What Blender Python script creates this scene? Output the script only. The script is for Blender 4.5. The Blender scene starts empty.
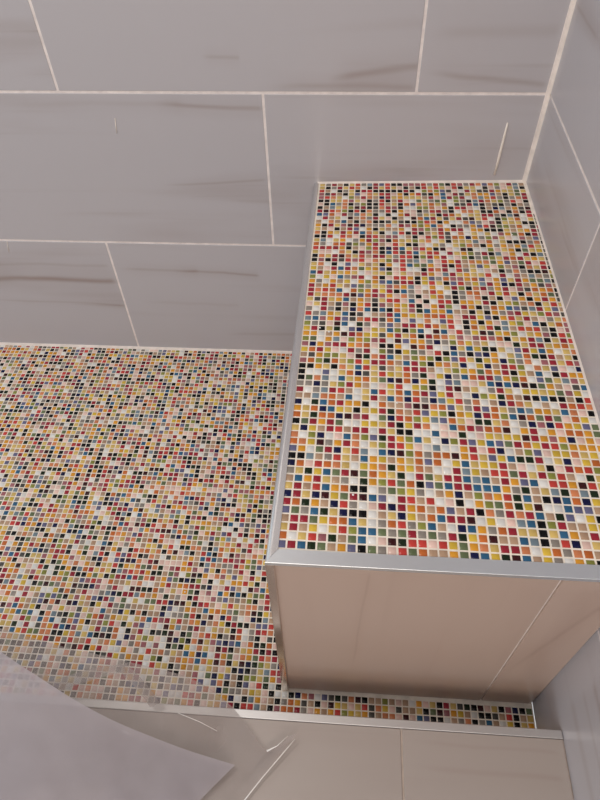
import bpy, bmesh, math, random
from mathutils import Vector, noise

# ------------------------------------------------------------------ camera, world, lights, exposure
sc = bpy.context.scene
C = sc.collection
S = 0.393
cam_d = bpy.data.cameras.new('camera')
cam = bpy.data.objects.new('camera', cam_d); C.objects.link(cam)
cam.location = (-0.32142, -1.04768, 1.07217)
cam.rotation_euler = (0.69985, 0.02543, 0.06693)
cam_d.sensor_fit = 'VERTICAL'; cam_d.sensor_height = 36.0; cam_d.lens = 622.31/800*36
cam_d.clip_start = 0.01
sc.camera = cam

world = bpy.data.worlds.new('world'); sc.world = world; world.use_nodes = True
bg = world.node_tree.nodes['Background']
bg.inputs[0].default_value = (0.88, 0.95, 1.0, 1); bg.inputs[1].default_value = 0.92

def area(name, loc, target, size, power, col, sy=None):
    d = bpy.data.lights.new(name, 'AREA'); d.energy = power; d.color = col; d.size = size
    if sy: d.shape = 'RECTANGLE'; d.size_y = sy
    o = bpy.data.objects.new(name, d); C.objects.link(o); o.location = loc
    o.rotation_euler = (Vector(target)-Vector(loc)).to_track_quat('-Z', 'Y').to_euler()
    return o
area('shower_ceiling_light', (-1.05, -0.62, 2.36), (-0.60, -0.55, 0), 0.22, 9.5, (1.0, 0.93, 0.85))
area('unseen_bathroom_light', (-0.45, -2.6, 1.75), (-0.3, -0.7, 0.2), 0.8, 14, (1.0, 0.82, 0.67))  # unseen warm light, set below ceiling height so the curb shades the bench foot

sc.view_settings.view_transform = 'Standard'
sc.view_settings.look = 'None'
sc.view_settings.gamma = 1.0
sc.view_settings.use_curve_mapping = False
sc.view_settings.exposure = 0.0
sc.cycles.use_denoising = True

# ------------------------------------------------------------------ helpers
def lin(c):
    return tuple((v/255/12.92 if v/255 <= .04045 else ((v/255+.055)/1.055)**2.4) for v in c) + (1.0,)

def mat(name, col, rough=0.5, metal=0.0, coat=0.0, spec=0.5):
    m = bpy.data.materials.new(name); m.use_nodes = True
    b = m.node_tree.nodes['Principled BSDF']
    b.inputs['Base Color'].default_value = lin(col); b.inputs['Roughness'].default_value = rough
    b.inputs['Metallic'].default_value = metal; b.inputs['Specular IOR Level'].default_value = spec
    if coat: b.inputs['Coat Weight'].default_value = coat
    return m

def obj(name, bm, mats, parent=None, smooth=False):
    me = bpy.data.meshes.new(name); bm.normal_update(); bm.to_mesh(me); bm.free()
    for m in (mats if isinstance(mats, (list, tuple)) else [mats]): me.materials.append(m)
    if smooth:
        for f in me.polygons: f.use_smooth = True
    o = bpy.data.objects.new(name, me); C.objects.link(o)
    if parent: o.parent = parent
    return o

def empty(name, label, cat, group=None, loc=(0, 0, 0)):
    o = bpy.data.objects.new(name, None); C.objects.link(o); o.location = loc
    o.empty_display_size = .1
    o['label'] = label; o['category'] = cat
    if group: o['group'] = group
    return o

def tag(o, label, cat, group=None):
    o['label'] = label; o['category'] = cat
    if group: o['group'] = group

def box(bm, a, b, mi=0, bev=0.0):
    """axis-aligned box a..b with an optional small bevel"""
    x0, y0, z0 = a; x1, y1, z1 = b
    vs = [bm.verts.new(p) for p in ((x0,y0,z0),(x1,y0,z0),(x1,y1,z0),(x0,y1,z0),(x0,y0,z1),(x1,y0,z1),(x1,y1,z1),(x0,y1,z1))]
    fs = [bm.faces.new([vs[i] for i in q]) for q in ((3,2,1,0),(4,5,6,7),(0,1,5,4),(1,2,6,5),(2,3,7,6),(3,0,4,7))]
    for f in fs: f.material_index = mi
    if bev:
        es = list({e for f in fs for e in f.edges})
        r = bmesh.ops.bevel(bm, geom=es, offset=bev, segments=2, profile=0.5, affect='EDGES', clamp_overlap=True)
        for f in r['faces']: f.material_index = mi

def prism(bm, pts, n, mi=0):
    """extrude a convex polygon pts along vector n"""
    n = Vector(n)
    a = [bm.verts.new(p) for p in pts]; b = [bm.verts.new(Vector(p)+n) for p in pts]
    k = len(pts)
    fs = [bm.faces.new(a[::-1]), bm.faces.new(b)]
    for i in range(k): fs.append(bm.faces.new((a[i], a[(i+1) % k], b[(i+1) % k], b[i])))
    for f in fs: f.material_index = mi
    bmesh.ops.recalc_face_normals(bm, faces=fs)
    return fs

def tube(bm, pts, r, seg=8):
    pts = [Vector(p) for p in pts]; rings = []
    for i, p in enumerate(pts):
        d = (pts[min(i+1, len(pts)-1)] - pts[max(i-1, 0)]).normalized()
        u = d.cross(Vector((.3, .2, 1))).normalized(); v = d.cross(u)
        rr = r[i] if isinstance(r, (list, tuple)) else r
        rings.append([bm.verts.new(p + rr*(math.cos(t)*u+math.sin(t)*v)) for t in [2*math.pi*k/seg for k in range(seg)]])
    for a, b in zip(rings, rings[1:]):
        for k in range(seg): bm.faces.new((a[k], a[(k+1) % seg], b[(k+1) % seg], b[k]))
    bm.faces.new(rings[0][::-1]); bm.faces.new(rings[-1])

# ------------------------------------------------------------------ materials
def tile_mat(name, axes, base=(185, 181, 185), vein=(138, 116, 106), streaks=(), seed=0.0, contrast=1.0, rough=0.28):
    """satin porcelain with long soft veins; axes = (along, across) object-space axes, streaks = explicit veins (a0, c0, a1, c1, width, strength)"""
    m = bpy.data.materials.new(name); m.use_nodes = True
    nt = m.node_tree; N = nt.nodes; L = nt.links; b = N['Principled BSDF']
    b.inputs['Roughness'].default_value = rough
    def math_(op, a, c=None, d=None, clamp=False):
        n = N.new('ShaderNodeMath'); n.operation = op; n.use_clamp = clamp
        for k, v in enumerate((a, c, d)):
            if v is None: continue
            if isinstance(v, (int, float)): n.inputs[k].default_value = v
            else: L.new(v, n.inputs[k])
        return n.outputs[0]
    tc = N.new('ShaderNodeTexCoord'); sep = N.new('ShaderNodeSeparateXYZ'); L.new(tc.outputs['Object'], sep.inputs[0])
    A = sep.outputs[axes[0]]; B = sep.outputs[axes[1]]
    geo = N.new('ShaderNodeNewGeometry')
    off = math_('MULTIPLY_ADD', geo.outputs['Random Per Island'], 37.0, seed)
    def nz(sa, sb, detail, k):
        cb = N.new('ShaderNodeCombineXYZ')
        L.new(math_('MULTIPLY', A, sa), cb.inputs[0]); L.new(math_('MULTIPLY', B, sb), cb.inputs[1]); L.new(math_('ADD', off, k), cb.inputs[2])
        n = N.new('ShaderNodeTexNoise'); n.inputs['Scale'].default_value = 1.0; n.inputs['Detail'].default_value = detail
        n.inputs['Distortion'].default_value = 0.4
        L.new(cb.outputs[0], n.inputs[0]); return n.outputs[0]
    broad = nz(1.6, 13.0, 2.0, 0.0); fine = nz(2.2, 60.0, 4.0, 5.0); warp = nz(5.0, 6.0, 2.0, 9.0)
    def ss(v, a, c):
        n = N.new('ShaderNodeMapRange'); n.interpolation_type = 'SMOOTHSTEP'
        n.inputs[1].default_value = a; n.inputs[2].default_value = c; L.new(v, n.inputs[0]); return n.outputs[0]
    v1 = math_('MULTIPLY', ss(broad, .50, .78), 0.30*contrast)
    v2 = math_('MULTIPLY', math_('MULTIPLY', ss(fine, .56, .78), ss(broad, .42, .66)), 0.30*contrast)
    tot = math_('ADD', v1, v2)
    for (a0, c0, a1, c1, wd, st) in streaks:
        lo, hi = min(a0, a1), max(a0, a1); fade = (hi-lo)*0.30
        slope = (c1-c0)/(a1-a0)
        line = math_('MULTIPLY_ADD', A, slope, c0-slope*a0)
        line = math_('ADD', line, math_('MULTIPLY_ADD', warp, 0.016, -0.008))
        d = math_('DIVIDE', math_('ABSOLUTE', math_('SUBTRACT', B, line)), wd*1.5)
        core = math_('SUBTRACT', 1.0, ss(d, 0.0, 1.0))
        halo = math_('MULTIPLY', math_('SUBTRACT', 1.0, ss(d, 0.0, 4.5)), 0.35)
        win = math_('MULTIPLY', ss(A, lo-0.002, lo+fade), math_('SUBTRACT', 1.0, ss(A, hi-fade*0.15, hi+0.004)))
        amt = math_('MULTIPLY', math_('MULTIPLY', math_('ADD', core, halo), win), math_('MULTIPLY', math_('MULTIPLY_ADD', fine, 1.0, 0.5), st*.55))
        tot = math_('ADD', tot, amt)
    tot = math_('MINIMUM', tot, 0.85)
    mx = N.new('ShaderNodeMix'); mx.data_type = 'RGBA'
    mx.inputs[6].default_value = lin(base); mx.inputs[7].default_value = lin(vein)
    L.new(tot, mx.inputs[0]); L.new(mx.outputs[2], b.inputs['Base Color'])
    return m

def metal_mat(name, col, rough, axis_scale=(4, 400, 4), bump=0.02):
    m = mat(name, col, rough, 1.0); nt = m.node_tree; N = nt.nodes; L = nt.links
    tc = N.new('ShaderNodeTexCoord'); mp = N.new('ShaderNodeMapping'); mp.inputs['Scale'].default_value = axis_scale
    nz = N.new('ShaderNodeTexNoise'); nz.inputs['Scale'].default_value = 1.0; nz.inputs['Detail'].default_value = 2.0
    bp = N.new('ShaderNodeBump'); bp.inputs['Strength'].default_value = bump; bp.inputs['Distance'].default_value = 0.001
    L.new(tc.outputs['Object'], mp.inputs[0]); L.new(mp.outputs[0], nz.inputs[0]); L.new(nz.outputs[0], bp.inputs['Height'])
    L.new(bp.outputs[0], N['Principled BSDF'].inputs['Normal'])
    return m

def grout_mat(name, col):
    m = mat(name, col, 0.75, spec=0.3); nt = m.node_tree; N = nt.nodes; L = nt.links
    tc = N.new('ShaderNodeTexCoord'); nz = N.new('ShaderNodeTexNoise'); nz.inputs['Scale'].default_value = 60; nz.inputs['Detail'].default_value = 4
    cr = N.new('ShaderNodeValToRGB'); d = tuple(int(v*.93) for v in col)
    cr.color_ramp.elements[0].color = lin(d); cr.color_ramp.elements[0].position = .35
    cr.color_ramp.elements[1].color = lin(col); cr.color_ramp.elements[1].position = .65
    L.new(tc.outputs['Object'], nz.inputs[0]); L.new(nz.outputs[0], cr.inputs[0]); L.new(cr.outputs[0], N['Principled BSDF'].inputs['Base Color'])
    return m

M_grout = grout_mat('pale_wall_grout', (240, 230, 226))
M_caulk = grout_mat('cream_caulk', (240, 228, 220))
M_mgrout = grout_mat('cream_mosaic_grout', (250, 240, 226))
M_trim = metal_mat('satin_aluminium', (226, 226, 226), 0.26, (400, 6, 400))
M_trim_v = metal_mat('polished_aluminium', (226, 212, 200), 0.16, (300, 300, 3), 0.01)
M_trim_c = metal_mat('bright_aluminium', (196, 194, 194), 0.45, (6, 400, 400))
M_ceil = mat('white_ceiling_paint', (228, 222, 216), 0.8)
M_bfloor = tile_mat('bathroom_floor_porcelain', (0, 1), (170, 156, 146), seed=3.0, rough=.35)
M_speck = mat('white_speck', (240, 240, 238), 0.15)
M_streak = mat('off_white_streak', (236, 226, 216), 0.45)

PAL = {  # glazed glass chip colours
 'k': (8, 8, 9), 'n': (20, 24, 66), 'd': (59, 22, 26), 'g': (28, 42, 24), 'r': (153, 42, 56), 'c': (192, 66, 60),
 'o': (194, 106, 52), 'a': (207, 129, 87), 'y': (210, 176, 66), 'u': (214, 150, 50), 'l': (208, 178, 106), 't': (178, 147, 121),
 'p': (226, 193, 181), 'w': (222, 220, 216), 'e': (142, 134, 126), 's': (102, 102, 133), 'b': (50, 97, 131), 'i': (119, 136, 146),
 'm': (102, 114, 82), 'v': (137, 139, 67), 'q': (158, 98, 104), 'z': (80, 77, 73)}
CODES = list(PAL)
M_chip = []
for k_ in CODES:
    m_ = mat('glass_chip_'+k_, PAL[k_], 0.10, spec=0.22)
    nt_ = m_.node_tree; g_ = nt_.nodes.new('ShaderNodeNewGeometry'); h_ = nt_.nodes.new('ShaderNodeHueSaturation')
    mr_ = nt_.nodes.new('ShaderNodeMapRange'); mr_.inputs[3].default_value = 0.86; mr_.inputs[4].default_value = 1.12
    nt_.links.new(g_.outputs['Random Per Island'], mr_.inputs[0]); nt_.links.new(mr_.outputs[0], h_.inputs['Value'])
    h_.inputs['Color'].default_value = lin(PAL[k_]); nt_.links.new(h_.outputs[0], nt_.nodes['Principled BSDF'].inputs['Base Color'])
    M_chip.append(m_)
WEIGHT = {'k': 13, 'n': 4, 'd': 5, 'g': 3, 'r': 8, 'c': 5, 'o': 3, 'a': 8, 'y': 3, 'u': 7, 'l': 13, 't': 11, 'p': 12, 'w': 8, 'e': 8, 's': 5, 'b': 3, 'i': 4, 'm': 4, 'v': 3, 'q': 5, 'z': 5}

def chip(bm, c, u, v, up, hu, hv, ci, rng):
    """one pillow-topped glass chip: centre c, half sizes hu, hv"""
    h = 0.0008; ins = 0.0008
    tilt = Vector((rng.uniform(-1, 1), rng.uniform(-1, 1)))*0.00008
    lo = [bm.verts.new(c + su*hu*u + sv*hv*v) for su, sv in ((-1,-1),(1,-1),(1,1),(-1,1))]
    hi = [bm.verts.new(c + su*(hu-ins)*u + sv*(hv-ins)*v + up*(h + su*tilt[0] + sv*tilt[1])) for su, sv in ((-1,-1),(1,-1),(1,1),(-1,1))]
    fs = [bm.faces.new(hi)]
    for i in range(4): fs.append(bm.faces.new((lo[i], lo[(i+1) % 4], hi[(i+1) % 4], hi[i])))
    for f in fs: f.material_index = ci; f.smooth = True

# ------------------------------------------------------------------ walls
TH = 0.3034; TW = 0.601; G = 0.0044
def tiled_wall(name, axis, span, joints_even, joints_odd, m_tile, zmax=2.4):
    """running-bond wall of large tiles; axis 'x' = back wall in the plane y=0, axis 'y' = side wall in the plane x=0"""
    bm = bmesh.new(); a0, a1 = span
    def place(p0, p1, z0, z1, dep, mi, bev):
        if axis == 'x': box(bm, (p0, dep, z0), (p1, 0.02, z1), mi, bev)
        else: box(bm, (dep, p0, z0), (0.02, p1, z1), mi, bev)
    place(a0, a1, 0.0, zmax, 0.0007, 0, 0)
    zs = [0.0, 0.3088, 0.6122]
    while zs[-1] < zmax: zs.append(min(zs[-1]+TH, zmax))
    for r, (z0, z1) in enumerate(zip(zs, zs[1:])):
        if z1-z0 < 0.02: continue
        j = joints_even if r % 2 == 0 else joints_odd
        cuts = [a0] + [q for q in sorted(j + k*TW for k in range(-6, 7)) if a0+.01 < q < a1-.01] + [a1]
        for p0, p1 in zip(cuts, cuts[1:]):
            place(p0+G/2, p1-G/2, z0+G/2, z1-G/2, 0.0, 1, 0.0009)
    o = obj(name, bm, [M_grout, m_tile]); o['kind'] = 'structure'
    return o

BS = [(-0.660, .5940, -0.4670, .5855, .0042, .55), (-0.98, .5899, -0.60, .5960, .0050, .22), (-0.68, .4411, -0.470, .4545, .0028, .38),
      (-1.20, .2040, -0.8140, .2080, .0075, .75), (-0.812, .2430, -0.63, .2389, .0040, .45), (-0.690, .2390, -0.50, .2310, .0036, .60),
      (-1.15, .1440, -0.815, .1379, .0030, .30), (-0.36, .6320, -0.213, .6525, .0065, .55), (-0.562, .6711, -0.5, .6690, .0035, .35),
      (-0.213, .6460, -0.008, .6250, .0055, .42), (-0.47, .6215, -0.214, .6220, .0050, .35), (-0.60, .0520, -0.40, .060, .0050, .30),
      (-1.2, .2420, -0.82, .2480, .0040, .30), (-0.78, .1500, -0.55, .1440, .0050, .18), (-0.215, .70, -0.01, .705, .01, .22)]
M_tile_b = tile_mat('mauve_marble_tile_of_back_wall', (0, 2), streaks=BS, seed=1.3, contrast=.8)
RS = [(-1.0, .262, -.80, .262, .006, .40), (-1.0, .226, -.80, .222, .005, .35), (-1.0, .18, -.80, .176, .008, .3), (-.155, .744, -.015, .741, .003, .35)]
M_tile_r = tile_mat('mauve_marble_tile_of_side_wall', (1, 2), streaks=RS, seed=7.1, contrast=.8)
tiled_wall('wall_back', 'x', (-1.5, 0.0), -0.814, -0.4655, M_tile_b)
tiled_wall('wall_right', 'y', (-2.6, 0.0), -0.520, -0.3465, M_tile_r)
bm = bmesh.new(); box(bm, (-1.53, -1.7, 2.4), (0.02, 0.02, 2.43)); o = obj('ceiling', bm, M_ceil); o['kind'] = 'structure'
# caulk bead in the wall corner and along the floor
bm = bmesh.new(); prism(bm, [(0, 0, 0.004), (-0.0064, 0, 0.004), (-0.0045, -0.0045, 0.004), (0, -0.0064, 0.004)], (0, 0, 2.39)); o = obj('trim_1', bm, M_caulk); o['kind'] = 'structure'
bm = bmesh.new(); prism(bm, [(-1.5, 0, 0.0), (-1.5, -0.006, 0.0), (-1.5, -0.004, 0.0035), (-1.5, 0, 0.005)], (1.10, 0, 0)); o = obj('trim_2', bm, M_caulk); o['kind'] = 'structure'

# ------------------------------------------------------------------ mosaic floor and bathroom floor
BENCH_W, BENCH_D = 0.3935, 0.758
rng = random.Random(11)
bm = bmesh.new(); box(bm, (-1.5, -0.8225, -0.03), (0.0, 0.0, 0.0), 0)
X, Y, Z = Vector((1, 0, 0)), Vector((0, 1, 0)), Vector((0, 0, 1))
PF = 0.01072
for j in range(77):
    for i in range(140):
        x = -0.0085 - i*PF + j*0.00003; y = -0.0095 - j*PF + i*0.00004
        if y < -0.8165 or x < -1.495: continue
        if x > -BENCH_W+0.004+(y+.758)*.0155 and y > -BENCH_D-0.0075: continue
        ci = rng.choices(range(len(CODES)), [WEIGHT[c] for c in CODES])[0]
        x_ = x + rng.gauss(0, .00012); y_ = y + rng.gauss(0, .00012)
        chip(bm, Vector((x_, y_, 0.0)), X, Y, Z, 0.0044, 0.0044, 1+ci, rng)
o = obj('floor', bm, [M_mgrout]+M_chip); o['kind'] = 'structure'
bm = bmesh.new(); box(bm, (-4.0, -5.0, -0.03), (0.02, -0.972, 0.0)); box(bm, (-4.0, -0.972, -0.03), (-1.502, 0.02, 0.0)); o = obj('floor_bathroom', bm, M_bfloor); o['kind'] = 'structure'

# ------------------------------------------------------------------ shower bench
D = 0.7582; HF = 0.4567
def zt(x, y):
    v = min(max(-y/D, 0), 1); u = min(max(-x/0.393, 0), 1)
    zb = 0.4585 + (0.4490-0.4585)*u
    return zb + (HF-zb)*v
bench = empty('shower_bench', 'tall tiled shower bench topped with multicoloured square mosaic in the wall corner', 'bench', loc=(-0.197, -0.379, 0))
def under(o, root):
    o.parent = root; o.location = -Vector(root.location); return o

# core that carries the top (hidden below the cladding), drawn as one sloping block
def block(bm, x0, x1, y0, y1, dz=0.0, zbot=0.0, mi=0, n=8, skew=0.0, skew1=0.0):
    def g(x, y): return zt(x, y)+dz
    def px(i, j): return (x0+skew*j/n)*(1-i/n)+(x1+skew1*j/n)*i/n
    top = [[bm.verts.new((px(i, j), y0+(y1-y0)*j/n, g(px(i, j), y0+(y1-y0)*j/n))) for i in range(n+1)] for j in range(n+1)]
    bot = [[bm.verts.new((v.co.x, v.co.y, (zbot if zbot is not None else 0) if not callable(zbot) else zbot(v.co.x, v.co.y))) for v in r] for r in top]
    fs = []
    for j in range(n):
        for i in range(n):
            fs.append(bm.faces.new((top[j][i], top[j][i+1], top[j+1][i+1], top[j+1][i])))
            fs.append(bm.faces.new((bot[j][i], bot[j+1][i], bot[j+1][i+1], bot[j][i+1])))
    for k in range(n):
        fs.append(bm.faces.new((top[0][k], bot[0][k], bot[0][k+1], top[0][k+1])))
        fs.append(bm.faces.new((top[n][k+1], bot[n][k+1], bot[n][k], top[n][k])))
        fs.append(bm.faces.new((top[k+1][0], bot[k+1][0], bot[k][0], top[k][0])))
        fs.append(bm.faces.new((top[k][n], bot[k][n], bot[k+1][n], top[k+1][n])))
    bmesh.ops.recalc_face_normals(bm, faces=fs)
    for f in fs: f.material_index = mi

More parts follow.
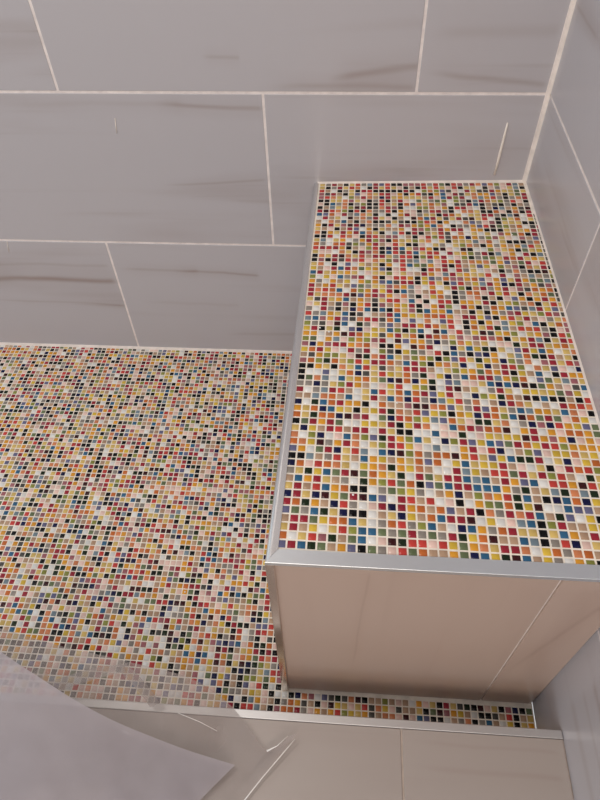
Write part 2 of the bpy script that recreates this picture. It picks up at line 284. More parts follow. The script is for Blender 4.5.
BENCH_MAP = [
    [10, 14, 4, 11, 0, 10, 5, 14, 17, 4, 15, 5, 0, 0, 20, 20, 20, 5, 14, 5, 18, 0, 5, 20, 14, 4, 7, 15, 7, 19, 12, 4, 17, 11, 21],
    [10, 0, 14, 4, 10, 5, 7, 13, 0, 4, 10, 5, 10, 12, 0, 11, 0, 5, 10, 5, 10, 12, 5, 0, 10, 10, 13, 0, 12, 14, 12, 10, 17, 0, 14],
    [5, 11, 13, 0, 14, 10, 0, 4, 5, 0, 0, 0, 0, 0, 4, 0, 13, 19, 7, 19, 15, 21, 12, 13, 4, 10, 21, 21, 4, 9, 10, 10, 18, 10, 0],
    [20, 21, 4, 11, 0, 10, 15, 12, 7, 10, 5, 4, 12, 9, 0, 9, 5, 21, 0, 9, 16, 12, 4, 21, 10, 7, 9, 9, 15, 11, 0, 10, 18, 4, 14],
    [20, 5, 7, 10, 13, 19, 11, 4, 7, 11, 1, 4, 10, 9, 10, 10, 10, 11, 4, 12, 16, 4, 19, 4, 13, 7, 17, 9, 5, 14, 0, 14, 7, 4, 14],
    [0, 0, 10, 10, 7, 20, 10, 12, 0, 14, 5, 0, 11, 4, 12, 13, 18, 10, 14, 18, 19, 13, 19, 14, 0, 17, 4, 7, 10, 19, 14, 5, 12, 0, 0],
    [12, 0, 16, 14, 7, 0, 14, 19, 0, 0, 5, 11, 10, 0, 6, 15, 7, 10, 6, 10, 20, 13, 21, 21, 4, 16, 0, 11, 21, 0, 14, 0, 11, 14, 0],
    [0, 11, 17, 10, 7, 19, 2, 4, 0, 21, 7, 4, 20, 0, 13, 13, 19, 19, 7, 12, 9, 0, 5, 4, 12, 13, 0, 11, 1, 17, 11, 9, 21, 2, 14],
    [4, 2, 5, 7, 19, 0, 5, 0, 7, 14, 14, 5, 0, 9, 12, 12, 0, 14, 5, 4, 14, 0, 13, 7, 7, 10, 0, 0, 6, 12, 0, 7, 0, 4, 13],
    [16, 15, 6, 12, 4, 14, 17, 7, 10, 0, 13, 0, 13, 9, 4, 12, 14, 10, 10, 0, 4, 6, 10, 13, 10, 10, 4, 4, 14, 0, 17, 2, 13, 5, 0],
    [13, 4, 11, 10, 13, 2, 11, 7, 14, 4, 10, 12, 0, 11, 13, 2, 6, 16, 4, 10, 21, 10, 4, 21, 2, 10, 5, 13, 0, 19, 10, 6, 13, 10, 18],
    [11, 13, 7, 11, 16, 11, 0, 11, 7, 0, 0, 21, 10, 21, 0, 0, 19, 5, 7, 0, 9, 13, 13, 7, 15, 14, 12, 20, 0, 10, 10, 10, 0, 0, 0],
    [9, 0, 4, 10, 20, 2, 4, 1, 11, 14, 14, 7, 13, 4, 20, 9, 19, 9, 16, 7, 13, 0, 14, 14, 9, 15, 5, 2, 18, 19, 11, 6, 13, 21, 4],
    [10, 11, 12, 0, 11, 4, 15, 13, 9, 0, 10, 11, 11, 9, 13, 4, 20, 19, 11, 4, 9, 4, 4, 13, 9, 9, 0, 0, 0, 10, 11, 10, 9, 4, 21],
    [7, 0, 9, 10, 4, 9, 4, 16, 7, 10, 0, 13, 17, 5, 0, 4, 0, 11, 10, 5, 21, 13, 7, 13, 10, 13, 10, 13, 20, 9, 18, 6, 0, 4, 14],
    [0, 0, 5, 13, 5, 7, 12, 0, 4, 5, 11, 20, 20, 13, 11, 0, 12, 5, 19, 5, 21, 6, 9, 1, 9, 14, 19, 20, 10, 12, 13, 20, 11, 15, 14],
    [10, 17, 13, 10, 9, 13, 14, 9, 4, 19, 20, 0, 6, 10, 10, 19, 10, 7, 13, 10, 0, 10, 10, 10, 17, 12, 6, 13, 10, 0, 0, 0, 14, 7, 0],
    [6, 14, 13, 6, 5, 21, 19, 14, 9, 4, 11, 12, 5, 10, 0, 0, 12, 13, 10, 14, 13, 10, 19, 7, 11, 0, 9, 14, 9, 11, 9, 17, 5, 10, 14],
    [5, 4, 5, 4, 9, 0, 11, 12, 19, 5, 0, 1, 4, 16, 10, 20, 5, 9, 0, 2, 12, 13, 2, 0, 13, 13, 19, 12, 10, 9, 0, 18, 10, 8, 21],
    [10, 12, 12, 13, 7, 10, 0, 4, 20, 7, 0, 16, 5, 21, 5, 16, 10, 5, 5, 13, 4, 10, 9, 19, 14, 4, 0, 17, 12, 9, 13, 4, 0, 17, 14],
    [0, 7, 10, 4, 2, 7, 10, 5, 11, 4, 4, 10, 14, 5, 5, 0, 19, 4, 9, 4, 13, 12, 19, 3, 14, 18, 19, 10, 4, 6, 4, 10, 9, 10, 21],
    [0, 20, 0, 4, 21, 5, 20, 5, 12, 7, 10, 19, 20, 5, 14, 17, 12, 17, 12, 5, 9, 4, 11, 7, 9, 7, 18, 9, 15, 11, 18, 4, 12, 5, 14],
    [10, 7, 13, 0, 13, 15, 13, 10, 11, 10, 0, 9, 13, 5, 16, 19, 18, 9, 12, 4, 0, 5, 11, 10, 15, 8, 12, 19, 11, 20, 0, 7, 10, 4, 0],
    [8, 11, 12, 4, 16, 4, 7, 18, 8, 9, 15, 0, 12, 5, 13, 13, 0, 5, 7, 4, 13, 5, 14, 10, 13, 12, 11, 0, 14, 7, 14, 0, 0, 2, 10],
    [16, 4, 10, 9, 10, 9, 10, 13, 12, 10, 10, 19, 12, 10, 12, 11, 4, 9, 12, 17, 4, 10, 9, 10, 10, 5, 13, 4, 13, 20, 11, 17, 11, 14, 19],
    [19, 13, 8, 12, 16, 14, 20, 4, 13, 6, 0, 12, 5, 5, 9, 0, 8, 15, 14, 6, 20, 20, 9, 6, 15, 12, 9, 15, 10, 4, 9, 18, 18, 17, 0],
    [9, 14, 13, 9, 11, 8, 13, 9, 19, 9, 15, 16, 21, 4, 4, 0, 8, 5, 10, 0, 15, 5, 11, 8, 17, 4, 9, 1, 0, 4, 11, 9, 21, 20, 11],
    [4, 11, 9, 5, 10, 11, 15, 18, 14, 10, 10, 20, 7, 9, 17, 12, 13, 9, 13, 10, 4, 19, 0, 7, 4, 14, 9, 4, 12, 20, 21, 6, 9, 6, 0],
    [4, 7, 5, 6, 16, 13, 6, 19, 9, 4, 8, 4, 0, 16, 14, 12, 11, 5, 9, 13, 0, 14, 6, 6, 12, 4, 8, 5, 10, 0, 7, 10, 6, 18, 21],
    [4, 10, 7, 7, 7, 4, 2, 15, 6, 4, 20, 9, 12, 7, 14, 0, 12, 8, 6, 14, 0, 14, 12, 7, 0, 11, 0, 12, 15, 9, 0, 9, 4, 9, 21],
    [10, 21, 4, 10, 9, 16, 11, 9, 11, 21, 10, 5, 5, 12, 16, 12, 0, 13, 5, 5, 0, 9, 9, 10, 4, 0, 10, 8, 19, 11, 7, 0, 10, 5, 10],
    [12, 10, 4, 11, 21, 20, 0, 9, 5, 0, 20, 11, 9, 8, 4, 0, 12, 9, 4, 19, 13, 4, 9, 0, 14, 6, 9, 16, 15, 21, 17, 4, 8, 15, 11],
    [14, 13, 4, 14, 0, 11, 1, 7, 16, 0, 16, 0, 6, 10, 20, 3, 16, 9, 9, 16, 11, 11, 0, 10, 0, 9, 14, 20, 4, 8, 10, 19, 5, 20, 21],
    [5, 14, 17, 9, 10, 16, 0, 21, 13, 11, 11, 4, 16, 9, 8, 10, 6, 6, 5, 9, 12, 4, 4, 8, 15, 0, 9, 5, 10, 4, 11, 12, 14, 10, 7],
    [17, 16, 20, 9, 4, 15, 21, 7, 5, 4, 21, 6, 16, 12, 15, 13, 7, 13, 15, 5, 12, 0, 9, 0, 9, 12, 17, 8, 19, 12, 16, 0, 10, 6, 20],
    [19, 14, 21, 12, 2, 16, 13, 3, 14, 12, 14, 15, 11, 4, 4, 9, 4, 6, 10, 5, 13, 0, 6, 10, 5, 3, 17, 11, 5, 6, 5, 14, 0, 12, 20],
    [8, 4, 0, 10, 3, 13, 15, 1, 12, 8, 10, 16, 19, 0, 19, 16, 13, 2, 16, 12, 5, 14, 8, 2, 21, 8, 9, 19, 13, 10, 9, 20, 0, 5, 19],
    [9, 9, 13, 11, 9, 2, 4, 6, 8, 8, 21, 9, 4, 10, 6, 0, 4, 6, 7, 10, 20, 12, 20, 5, 20, 6, 0, 10, 9, 4, 17, 0, 10, 4, 5],
    [19, 18, 13, 9, 17, 12, 19, 9, 19, 20, 4, 13, 2, 15, 9, 9, 14, 1, 14, 19, 7, 8, 11, 10, 13, 12, 12, 3, 10, 4, 4, 10, 9, 6, 10],
    [20, 1, 9, 20, 4, 4, 9, 7, 6, 12, 0, 0, 9, 13, 2, 6, 4, 13, 13, 1, 10, 16, 8, 3, 0, 10, 13, 15, 4, 8, 16, 9, 13, 10, 7],
    [8, 6, 4, 8, 12, 13, 4, 14, 4, 13, 19, 21, 0, 8, 18, 14, 12, 5, 0, 16, 14, 0, 15, 1, 9, 13, 10, 17, 6, 3, 0, 4, 11, 10, 0],
    [11, 21, 9, 19, 19, 10, 12, 2, 3, 7, 4, 16, 10, 11, 19, 9, 19, 0, 19, 15, 5, 10, 3, 8, 9, 1, 19, 14, 7, 13, 20, 4, 10, 5, 20],
    [20, 6, 19, 3, 6, 10, 19, 5, 8, 4, 4, 6, 11, 16, 4, 19, 0, 9, 7, 10, 1, 13, 8, 1, 11, 4, 5, 19, 13, 7, 10, 15, 12, 13, 1],
    [0, 0, 9, 10, 0, 7, 10, 16, 5, 10, 21, 11, 10, 5, 4, 4, 11, 13, 10, 19, 8, 9, 18, 6, 9, 4, 0, 8, 11, 16, 13, 0, 4, 9, 9],
    [0, 13, 13, 15, 13, 10, 6, 1, 21, 10, 5, 8, 10, 6, 14, 3, 12, 8, 1, 14, 16, 6, 4, 4, 17, 9, 19, 6, 13, 15, 18, 10, 17, 20, 10],
    [0, 18, 7, 17, 13, 16, 10, 9, 6, 10, 18, 1, 2, 6, 1, 9, 3, 13, 15, 17, 12, 12, 10, 16, 1, 16, 1, 2, 0, 18, 9, 11, 12, 21, 16],
    [14, 14, 1, 14, 10, 19, 4, 9, 11, 13, 12, 8, 5, 13, 8, 19, 0, 13, 4, 2, 11, 10, 13, 14, 4, 10, 13, 8, 8, 10, 8, 18, 20, 8, 13],
    [4, 13, 14, 17, 4, 5, 11, 13, 10, 16, 5, 10, 6, 16, 6, 4, 15, 8, 4, 12, 13, 1, 19, 8, 3, 6, 11, 2, 0, 16, 0, 0, 11, 0, 5],
    [11, 11, 17, 7, 6, 11, 16, 13, 10, 4, 11, 16, 7, 1, 5, 14, 1, 17, 8, 5, 14, 7, 13, 11, 1, 4, 7, 10, 13, 11, 13, 4, 6, 5, 7],
    [1, 13, 3, 16, 6, 4, 9, 9, 0, 13, 6, 11, 11, 20, 2, 2, 7, 6, 15, 10, 14, 4, 15, 6, 10, 14, 16, 17, 9, 9, 10, 16, 7, 12, 0],
    [9, 10, 6, 1, 16, 8, 10, 0, 10, 8, 4, 3, 7, 11, 5, 15, 8, 19, 0, 9, 8, 1, 4, 6, 19, 16, 2, 6, 18, 4, 18, 12, 6, 8, 13],
    [6, 10, 3, 6, 6, 1, 2, 20, 4, 13, 18, 1, 5, 6, 19, 8, 17, 15, 6, 10, 12, 3, 3, 10, 7, 13, 14, 1, 20, 1, 5, 9, 8, 15, 18],
    [0, 18, 4, 9, 4, 18, 13, 13, 8, 8, 10, 4, 0, 8, 4, 7, 13, 12, 16, 6, 4, 20, 6, 6, 2, 13, 9, 4, 13, 9, 12, 6, 6, 9, 18],
    [10, 1, 8, 11, 4, 5, 11, 4, 4, 13, 4, 10, 0, 0, 13, 13, 16, 12, 12, 3, 13, 12, 8, 10, 8, 8, 2, 4, 9, 20, 9, 1, 12, 9, 12],
    [7, 13, 19, 1, 13, 12, 16, 7, 19, 15, 3, 4, 9, 19, 16, 10, 13, 1, 19, 4, 15, 8, 16, 15, 18, 4, 6, 8, 4, 5, 19, 9, 9, 9, 9],
    [6, 7, 8, 2, 14, 9, 4, 7, 13, 10, 19, 4, 5, 8, 12, 13, 17, 13, 13, 9, 4, 12, 5, 1, 13, 11, 19, 15, 12, 8, 8, 7, 10, 8, 13],
    [15, 9, 13, 18, 4, 1, 10, 5, 17, 13, 16, 1, 2, 19, 6, 14, 6, 6, 2, 9, 5, 10, 15, 8, 16, 3, 3, 4, 13, 10, 1, 12, 8, 6, 9],
    [0, 0, 17, 11, 14, 5, 10, 11, 16, 9, 8, 11, 9, 10, 6, 15, 6, 13, 8, 16, 10, 8, 8, 4, 11, 12, 13, 10, 0, 12, 4, 6, 5, 19, 6],
    [1, 6, 12, 5, 6, 7, 10, 13, 8, 9, 7, 3, 9, 8, 7, 11, 13, 13, 4, 17, 8, 11, 5, 5, 18, 4, 10, 4, 19, 5, 11, 13, 3, 10, 0],
    [14, 10, 3, 8, 16, 18, 4, 2, 18, 6, 9, 10, 3, 13, 4, 18, 10, 4, 4, 16, 17, 16, 11, 4, 9, 15, 16, 13, 5, 5, 9, 2, 5, 10, 9],
    [11, 16, 9, 4, 10, 11, 14, 13, 3, 9, 19, 5, 18, 6, 0, 15, 18, 16, 4, 4, 16, 16, 16, 9, 14, 3, 11, 10, 17, 3, 7, 17, 3, 19, 6],
    [10, 4, 11, 5, 16, 9, 6, 0, 0, 13, 14, 18, 19, 8, 14, 13, 11, 9, 1, 11, 19, 7, 9, 5, 3, 16, 11, 0, 1, 16, 6, 1, 8, 9, 4],
    [1, 4, 10, 1, 2, 8, 18, 4, 2, 16, 15, 13, 4, 5, 11, 5, 13, 12, 0, 13, 9, 19, 18, 6, 3, 8, 2, 13, 13, 16, 15, 15, 11, 16, 10],
    [4, 6, 3, 9, 11, 1, 5, 14, 13, 12, 4, 1, 4, 9, 6, 11, 6, 15, 11, 4, 0, 7, 14, 4, 7, 4, 16, 11, 3, 15, 13, 8, 0, 12, 6],
    [15, 18, 14, 16, 3, 10, 1, 0, 0, 13, 11, 10, 1, 8, 11, 6, 16, 4, 4, 2, 13, 8, 13, 12, 17, 16, 0, 19, 4, 11, 11, 8, 8, 9, 10],
    [11, 4, 4, 18, 8, 6, 6, 16, 10, 13, 14, 6, 5, 14, 19, 16, 11, 13, 1, 16, 9, 14, 6, 4, 10, 10, 0, 10, 16, 9, 11, 4, 4, 18, 13],
    [10, 4, 11, 8, 13, 10, 5, 19, 16, 16, 18, 14, 18, 4, 14, 18, 14, 4, 3, 8, 6, 2, 11, 11, 16, 17, 0, 14, 5, 1, 12, 10, 8, 16, 6],
    [6, 13, 10, 5, 20, 3, 11, 18, 16, 13, 12, 2, 3, 5, 5, 12, 5, 8, 18, 9, 7, 10, 4, 4, 7, 13, 8, 6, 14, 7, 6, 11, 12, 16, 0],
    [15, 4, 16, 3, 18, 11, 9, 15, 0, 18, 14, 12, 5, 18, 6, 11, 11, 9, 18, 1, 16, 8, 3, 2, 16, 11, 8, 14, 13, 9, 19, 0, 4, 10, 16],
]
rows = BENCH_MAP
bm = bmesh.new()
block(bm, -0.3880, -0.0005, -0.7450, -0.0005, -0.0004, skew=0.0105, zbot= lambda x, y: zt(x, y)-0.008)
rng = random.Random(5)
for j in range(-1, 69):
    for i in range(0, 36):
        x = (-365.18 + 10.787*i - 0.14178*j + 0.00099*i*j - 0.00075*j*j)/1000
        y = (-6.218 - 0.11766*i - 10.70325*j - 0.0012*i*j - 0.00024*j*j)/1000
        hu = hv = 0.0044
        r_ = x+hu; b_ = y+hv
        if r_ > -0.0022:                                   # chips cut where the seat meets the side wall
            lft = x-hu; r_ = -0.0022
            if r_-lft < 0.0016: continue
            x = (r_+lft)/2; hu = (r_-lft)/2
        if b_ > -0.0030:
            bot = y-hv; b_ = -0.0030
            if b_-bot < 0.0012: continue
            y = (b_+bot)/2; hv = (b_-bot)/2
        ci = rng.choices(range(len(CODES)), [WEIGHT[c] for c in CODES])[0]
        if 0 <= j < len(rows) and i < len(rows[j]): ci = rows[j][i]
        x += rng.gauss(0, .00010); y += rng.gauss(0, .00010)
        du = Vector((hu, 0, zt(x+hu, y)-zt(x, y))).normalized(); dv = Vector((0, hv, zt(x, y+hv)-zt(x, y))).normalized()
        chip(bm, Vector((x, y, zt(x, y)-0.0004)), du, dv, du.cross(dv), hu, hv, 1+ci, rng)
under(obj('mosaic_seat', bm, [M_mgrout]+M_chip), bench)

# aluminium edge trims, mitred at the front left corner, each a sloping bar with a rolled outer lip
def bar(bm, a, b, c, d, drop, lip):
    """top quad a b c d (counter-clockwise from above), 'drop' thick"""
    P = [Vector(q) for q in (a, b, c, d)]
    prism(bm, P, (0, 0, -drop))
def top_at(x, y, dz=0.0012): return (x, y, zt(x, y)+dz)
XO, XI, YO, YI = -0.3945, -0.3812, -0.7588, -0.7425
bm = bmesh.new()
n = 10
def strip(bm, outer, inner, drop, roll=0.0011):
    k = len(outer); A = [bm.verts.new(q) for q in outer]; B = [bm.verts.new(q) for q in inner]
    A2 = [bm.verts.new(Vector(q)-Vector((0, 0, drop))) for q in outer]; B2 = [bm.verts.new(Vector(q)-Vector((0, 0, drop))) for q in inner]
    fs = []
    for i in range(k-1):
        fs += [bm.faces.new((A[i], A[i+1], B[i+1], B[i])), bm.faces.new((A2[i], B2[i], B2[i+1], A2[i+1])),
               bm.faces.new((A[i], A2[i], A2[i+1], A[i+1])), bm.faces.new((B[i], B[i+1], B2[i+1], B2[i]))]
    fs += [bm.faces.new((A[0], B[0], B2[0], A2[0])), bm.faces.new((A[-1], A2[-1], B2[-1], B[-1]))]
    bmesh.ops.recalc_face_normals(bm, faces=fs)
    bmesh.ops.bevel(bm, geom=[bm.edges.get((A[i], A[i+1])) for i in range(k-1)], offset=roll, segments=6, profile=.5, affect='EDGES')
outer = [top_at(XO+0.0120*k/n, YO + (0-YO)*k/n) for k in range(n+1)]; inner = [top_at(XI+0.0082*k/n, YI + (-0.0-YI)*k/n) for k in range(n+1)]
strip(bm, outer, inner, 0.008, 0.0062)
t = under(obj('edge_trim', bm, M_trim), bench); t['label'] = 'aluminium trim along the open left edge of the seat'
bm = bmesh.new()
outer = [top_at(XO+.0003 + (-0.0005-XO-.0003)*k/n, YO) for k in range(n+1)]; inner = [top_at(XI+.0003 + (-0.0005-XI-.0003)*k/n, YI) for k in range(n+1)]
strip(bm, outer, inner, 0.006, 0.0007)
M_trim_f = metal_mat('satin_aluminium_front', (234, 240, 244), 0.32, (6, 400, 400))
t = under(obj('edge_trim', bm, M_trim_f), bench); t['label'] = 'aluminium trim along the front edge of the seat'
# upright corner trim
bm = bmesh.new()
def lean_out(bm):
    for v in bm.verts: v.co.y -= 0.0055*max(0, 1-v.co.z/0.449)
def post(xa, xb, ya, yb, lean):
    a = [bm.verts.new((x-lean, y, 0.0)) for x, y in ((xa, ya), (xb, ya), (xb, yb), (xa, yb))]
    b = [bm.verts.new((x, y, 0.4495)) for x, y in ((xa, ya), (xb, ya), (xb, yb), (xa, yb))]
    fs = [bm.faces.new(a[::-1]), bm.faces.new(b)] + [bm.faces.new((a[i], a[(i+1) % 4], b[(i+1) % 4], b[i])) for i in range(4)]
    bmesh.ops.bevel(bm, geom=list({e for f in fs for e in f.edges}), offset=.0007, segments=2, profile=.5, affect='EDGES')
post(-0.3945, -0.3845, -0.7578, -0.7540, 0.0022)
post(-0.3945, -0.3915, -0.7562, -0.7440, 0.0022)
lean_out(bm)
t = under(obj('corner_trim', bm, M_trim_v), bench); t['label'] = 'polished upright trim at the front left corner'
# front panel: two tiles with a grout joint
FS = [(.10, -.290, .44, -.284, .0018, .40), (.02, -.035, .43, -.040, .018, .30), (.14, -.075, .40, -.015, .004, .45)]
M_tile_f = tile_mat('beige_marble_tile_of_bench_front', (2, 0), (188, 164, 150), vein=(150, 120, 106), streaks=FS, seed=4.4, contrast=.22, rough=.32)
bm = bmesh.new()
box(bm, (-0.3870, -0.7520, 0.0), (-0.0005, -0.7400, 0.4490), 0)
box(bm, (-0.3858, -0.7545, 0.0035), (-0.0825, -0.7450, 0.4492), 1, 0.0007)
box(bm, (-0.0795, -0.7545, 0.0035), (-0.0030, -0.7450, 0.4492), 1, 0.0007)
lean_out(bm)
under(obj('front_panel', bm, [M_grout, M_tile_f]), bench)
bm = bmesh.new()
block(bm, -0.3905, -0.3790, -0.7430, -0.0035, -0.0066, 0.0, skew=0.0115, skew1=0.0115)
under(obj('side_panel', bm, [mat('mauve_tile_of_bench_side', (176, 166, 166), .3)]), bench)
# caulk where the seat meets the walls
bm = bmesh.new()
prism(bm, [(-0.3745, -0.0003, zt(-.374, 0)-.0005), (-0.3745, -0.0035, zt(-.374, 0)-.0003), (-0.3745, -0.0003, zt(-.374, 0)+.0028)], (0.374, 0, zt(0, 0)-zt(-.374, 0)))
prism(bm, [(-0.0003, -0.741, zt(0, -.741)-.0005), (-0.0028, -0.741, zt(0, -.741)-.0003), (-0.0003, -0.741, zt(0, -.741)+.0028)], (0, 0.7405, zt(0, 0)-zt(0, -.741)))
under(obj('caulk_line', bm, M_caulk), bench)

# ------------------------------------------------------------------ shower curb
curb = empty('shower_curb', 'low tiled shower curb with a bright metal edge in front of the mosaic floor', 'curb', loc=(-0.75, -0.896, 0))
M_tile_c = tile_mat('marble_tile_of_curb', (0, 1), (166, 155, 149), streaks=[(-.215, -.875, -.01, -.882, .004, .3), (-.215, -.845, -.01, -.85, .003, .2)], seed=2.2, contrast=.5, rough=.38)
bm = bmesh.new()
box(bm, (-1.5, -0.9680, 0.0), (-0.0003, -0.8250, 0.1150), 0)
cuts = [-1.5, -1.4215, -0.8205, -0.2195, -0.0003]
for a, b in zip(cuts, cuts[1:]):
    box(bm, (a+.0015, -0.9700, 0.1100), (b-.0015, -0.8338, 0.1175), 1, .0008)
under(obj('curb_top', bm, [grout_mat('curb_grout', (196, 182, 172)), M_tile_c]), curb)
bm = bmesh.new(); box(bm, (-1.5, -0.9700, 0.0), (-0.0003, -0.9620, 0.1098), 0, .0006)
under(obj('outer_face', bm, [M_tile_c]), curb)
bm = bmesh.new()
box(bm, (-1.5, -0.8335, 0.1120), (-0.0006, -0.8222, 0.1186), 0, .0010)
box(bm, (-1.5, -0.8240, 0.0), (-0.0006, -0.8222, 0.1120), 0, .0004)
t = under(obj('edge_trim', bm, M_trim_c), curb); t['label'] = 'bright metal trim along the inner edge of the curb'

# ------------------------------------------------------------------ clear plastic sheet draped over the curb
def film_mat(name, alpha, col, rough=.18):
    m = mat(name, col, rough); nt = m.node_tree; b = nt.nodes['Principled BSDF']
    tc = nt.nodes.new('ShaderNodeTexCoord'); nz = nt.nodes.new('ShaderNodeTexNoise'); nz.inputs['Scale'].default_value = 14; nz.inputs['Detail'].default_value = 3
    mr = nt.nodes.new('ShaderNodeMapRange'); mr.inputs[1].default_value = .3; mr.inputs[2].default_value = .7
    mr.inputs[3].default_value = alpha-.05; mr.inputs[4].default_value = min(alpha+.05, 1)
    nt.links.new(tc.outputs['Object'], nz.inputs[0]); nt.links.new(nz.outputs[0], mr.inputs[0]); nt.links.new(mr.outputs[0], b.inputs['Alpha'])
    return m
M_film = film_mat('clear_plastic_film', .45, (166, 153, 148), .42)
M_flap = film_mat('hazy_folded_plastic', .66, (166, 158, 164), .40)
M_fold = film_mat('doubled_plastic_film', .50, (150, 138, 134), .40)
M_crease_highlight = mat('crease_highlight_white', (236, 230, 226), .2)  # white highlights along the folds, put in as pale plastic ridges
sheet = empty('plastic_sheet', 'crumpled clear plastic sheet draped over the curb at the lower left', 'plastic sheet', loc=(-0.62, -0.87, 0.12))
U = [(-0.8564, -0.7353, 0.17), (-0.8084, -0.7456, 0.165), (-0.7453, -0.7577, 0.16), (-0.6902, -0.7681, 0.158), (-0.6442, -0.7739, 0.158), (-0.578, -0.7827, 0.15), (-0.5272, -0.7897, 0.142), (-0.4874, -0.8034, 0.132), (-0.4557, -0.8226, 0.1215), (-0.4284, -0.8479, 0.122), (-0.4021, -0.8725, 0.124), (-0.3824, -0.8614, 0.129), (-0.3626, -0.8514, 0.134)]
L_ = [(-0.809, -0.979, 0.121), (-0.7704, -0.979, 0.121), (-0.7191, -0.979, 0.121), (-0.674, -0.979, 0.121), (-0.6354, -0.979, 0.121), (-0.6036, -0.979, 0.121), (-0.5716, -0.979, 0.121), (-0.5463, -0.979, 0.121), (-0.5273, -0.978, 0.121), (-0.5121, -0.977, 0.121), (-0.4957, -0.9763, 0.121), (-0.4768, -0.9751, 0.121), (-0.4579, -0.9738, 0.121)]
def interp(pts, t):
    k = t*(len(pts)-1); i = min(int(k), len(pts)-2); f = k-i
    def cr(a, b, c, d): return 0.5*((2*b)+(-a+c)*f+(2*a-5*b+4*c-d)*f*f+(-a+3*b-3*c+d)*f*f*f)
    q = [Vector(pts[max(0, min(len(pts)-1, i+o))]) for o in (-1, 0, 1, 2)]
    return Vector(cr(*[v[m] for v in q]) for m in range(3))
def loft(U, L, ns, nt_, wr, zmin, hang=None, thick=0.0004):
    bm = bmesh.new(); g = []
    for s in range(ns+1):
        a = interp(U, s/ns); b = interp(L, s/ns); col = []
        for k in range(nt_+1):
            t = k/nt_; p = a.lerp(b, t)
            w = math.sin(math.pi*min(1, t*1.0))
            p.z = max(p.z + w*wr*(noise.noise(p*14)+.6*noise.noise(p*37+Vector((3, 1, 0)))), zmin)
            col.append(bm.verts.new(p))
        if hang:
            for z in hang: col.append(bm.verts.new((b.x, b.y-.004, z)))
        g.append(col)
    for s in range(ns):
        for k in range(len(g[0])-1): bm.faces.new((g[s][k], g[s][k+1], g[s+1][k+1], g[s+1][k]))
    bmesh.ops.recalc_face_normals(bm, faces=bm.faces[:])
    return bm
under(obj('film', loft(U, L_, 72, 36, .003, .1205, hang=(.10, .07, .045)), M_film, smooth=True), sheet)
U2 = [(-0.845, -0.7551, 0.27), (-0.7566, -0.8003, 0.24), (-0.695, -0.8272, 0.215), (-0.6547, -0.8437, 0.198), (-0.608, -0.8596, 0.18), (-0.5557, -0.8724, 0.16), (-0.5023, -0.8839, 0.145), (-0.4419, -0.8943, 0.133)]
L2 = [(-0.8623, -0.8809, 0.2), (-0.8344, -0.9325, 0.18), (-0.7951, -0.9715, 0.17), (-0.7337, -1.007, 0.16), (-0.6735, -1.0121, 0.15), (-0.6155, -1.0097, 0.14), (-0.5693, -1.0023, 0.134), (-0.5199, -0.9755, 0.129)]
f = under(obj('folded_flap', loft(U2, L2, 48, 24, .003, .128), M_flap, smooth=True), sheet); f['label'] = 'hazier flap folded back over the sheet'
SU1 = [(-0.7195, -0.8157, 0.16), (-0.6857, -0.8033, 0.161), (-0.6487, -0.7906, 0.162), (-0.6125, -0.7845, 0.1625)]
SL1 = [(-0.6984, -0.8276, 0.16), (-0.668, -0.8142, 0.161), (-0.6379, -0.8034, 0.162), (-0.607, -0.795, 0.1625)]
SU2 = [(-0.61, -0.783, 0.1625), (-0.5889, -0.7977, 0.157), (-0.5697, -0.8132, 0.15), (-0.5555, -0.8272, 0.142)]
SL2 = [(-0.6225, -0.7905, 0.1625), (-0.5997, -0.8064, 0.157), (-0.5823, -0.8205, 0.15), (-0.5684, -0.8332, 0.142)]
for a_, b_ in ((SU1, SL1), (SU2, SL2)):
    f = under(obj('fold', loft(a_, b_, 16, 4, .001, .13), M_fold, smooth=True), sheet); f['label'] = 'narrow doubled fold in the film'
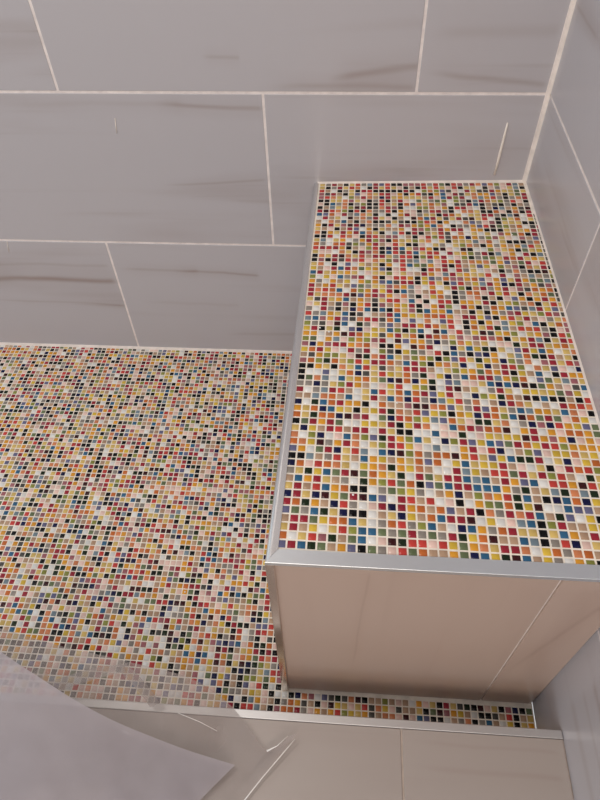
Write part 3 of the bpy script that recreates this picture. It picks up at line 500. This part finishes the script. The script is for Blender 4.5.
for pts, r in (([(-0.3648, -0.8587, 0.133), (-0.3785, -0.8747, 0.131), (-0.4051, -0.906, 0.127), (-0.4269, -0.9341, 0.126)], .0007),
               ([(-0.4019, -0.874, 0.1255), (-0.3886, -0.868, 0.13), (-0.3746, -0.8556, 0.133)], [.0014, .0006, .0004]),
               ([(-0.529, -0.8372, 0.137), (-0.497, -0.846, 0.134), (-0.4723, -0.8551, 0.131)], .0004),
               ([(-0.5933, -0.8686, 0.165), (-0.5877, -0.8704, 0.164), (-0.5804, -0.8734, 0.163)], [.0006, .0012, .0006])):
    bm = bmesh.new(); tube(bm, pts, r); t = under(obj('crease', bm, M_crease_highlight, smooth=True), sheet); t['label'] = 'crease with its highlight put in as a white ridge'

# ------------------------------------------------------------------ streaks on the tiles and bright specks on the mosaic
def streak(pts, w, label):
    bm = bmesh.new(); tube(bm, pts, w, 8); o = obj('white_streak', bm, M_streak, smooth=True); tag(o, label, 'streak', 'white streaks on the tiles')
streak([(-.0557, -.0004, .5650), (-.0561, -.0004, .540), (-.0568, -.0004, .505), (-.0578, -.0004, .4700)], [.0014, .0021, .0025, .0018], 'long white vertical streak on the wall just above the mosaic bench')
streak([(-.7271, -.0004, .5684), (-.7290, -.0004, .555), (-.7304, -.0004, .5416)], [.0006, .0009, .0006], 'thin short white streak high on a back wall tile left of the bench')
streak([(-1.0254, -.0004, .3068), (-1.029, -.0004, .293), (-1.0321, -.0004, .2788)], [.0005, .0006, .0004], 'thin white streak under a grout line at the left edge of the photo')
streak([(-.2655, -.7548, .3127), (-.2654, -.7548, .3020), (-.2656, -.7548, .2926)], [.0009, .0014, .0017], 'tiny white drip on the front panel of the bench')
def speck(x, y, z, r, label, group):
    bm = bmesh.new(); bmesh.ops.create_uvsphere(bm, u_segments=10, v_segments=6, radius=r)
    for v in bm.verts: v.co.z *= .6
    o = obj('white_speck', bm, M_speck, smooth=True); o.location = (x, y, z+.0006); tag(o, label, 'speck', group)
for x, y in ((-.339, -.4003), (-.3523, -.3923), (-.3016, -.67), (-.247, -.5298), (-.2074, -.5827), (-.0479, -.1632)):
    speck(x, y, zt(x, y), .0014, 'tiny bright white speck on the mosaic seat of the bench', 'bright specks on the bench seat')
for x, y in ((-.7106, -.0444), (-.5143, -.036), (-.52, -.3433), (-.5851, -.6084), (-.4698, -.5099)):
    speck(x, y, .001, .0015, 'tiny bright white speck on the mosaic shower floor', 'bright specks on the floor')
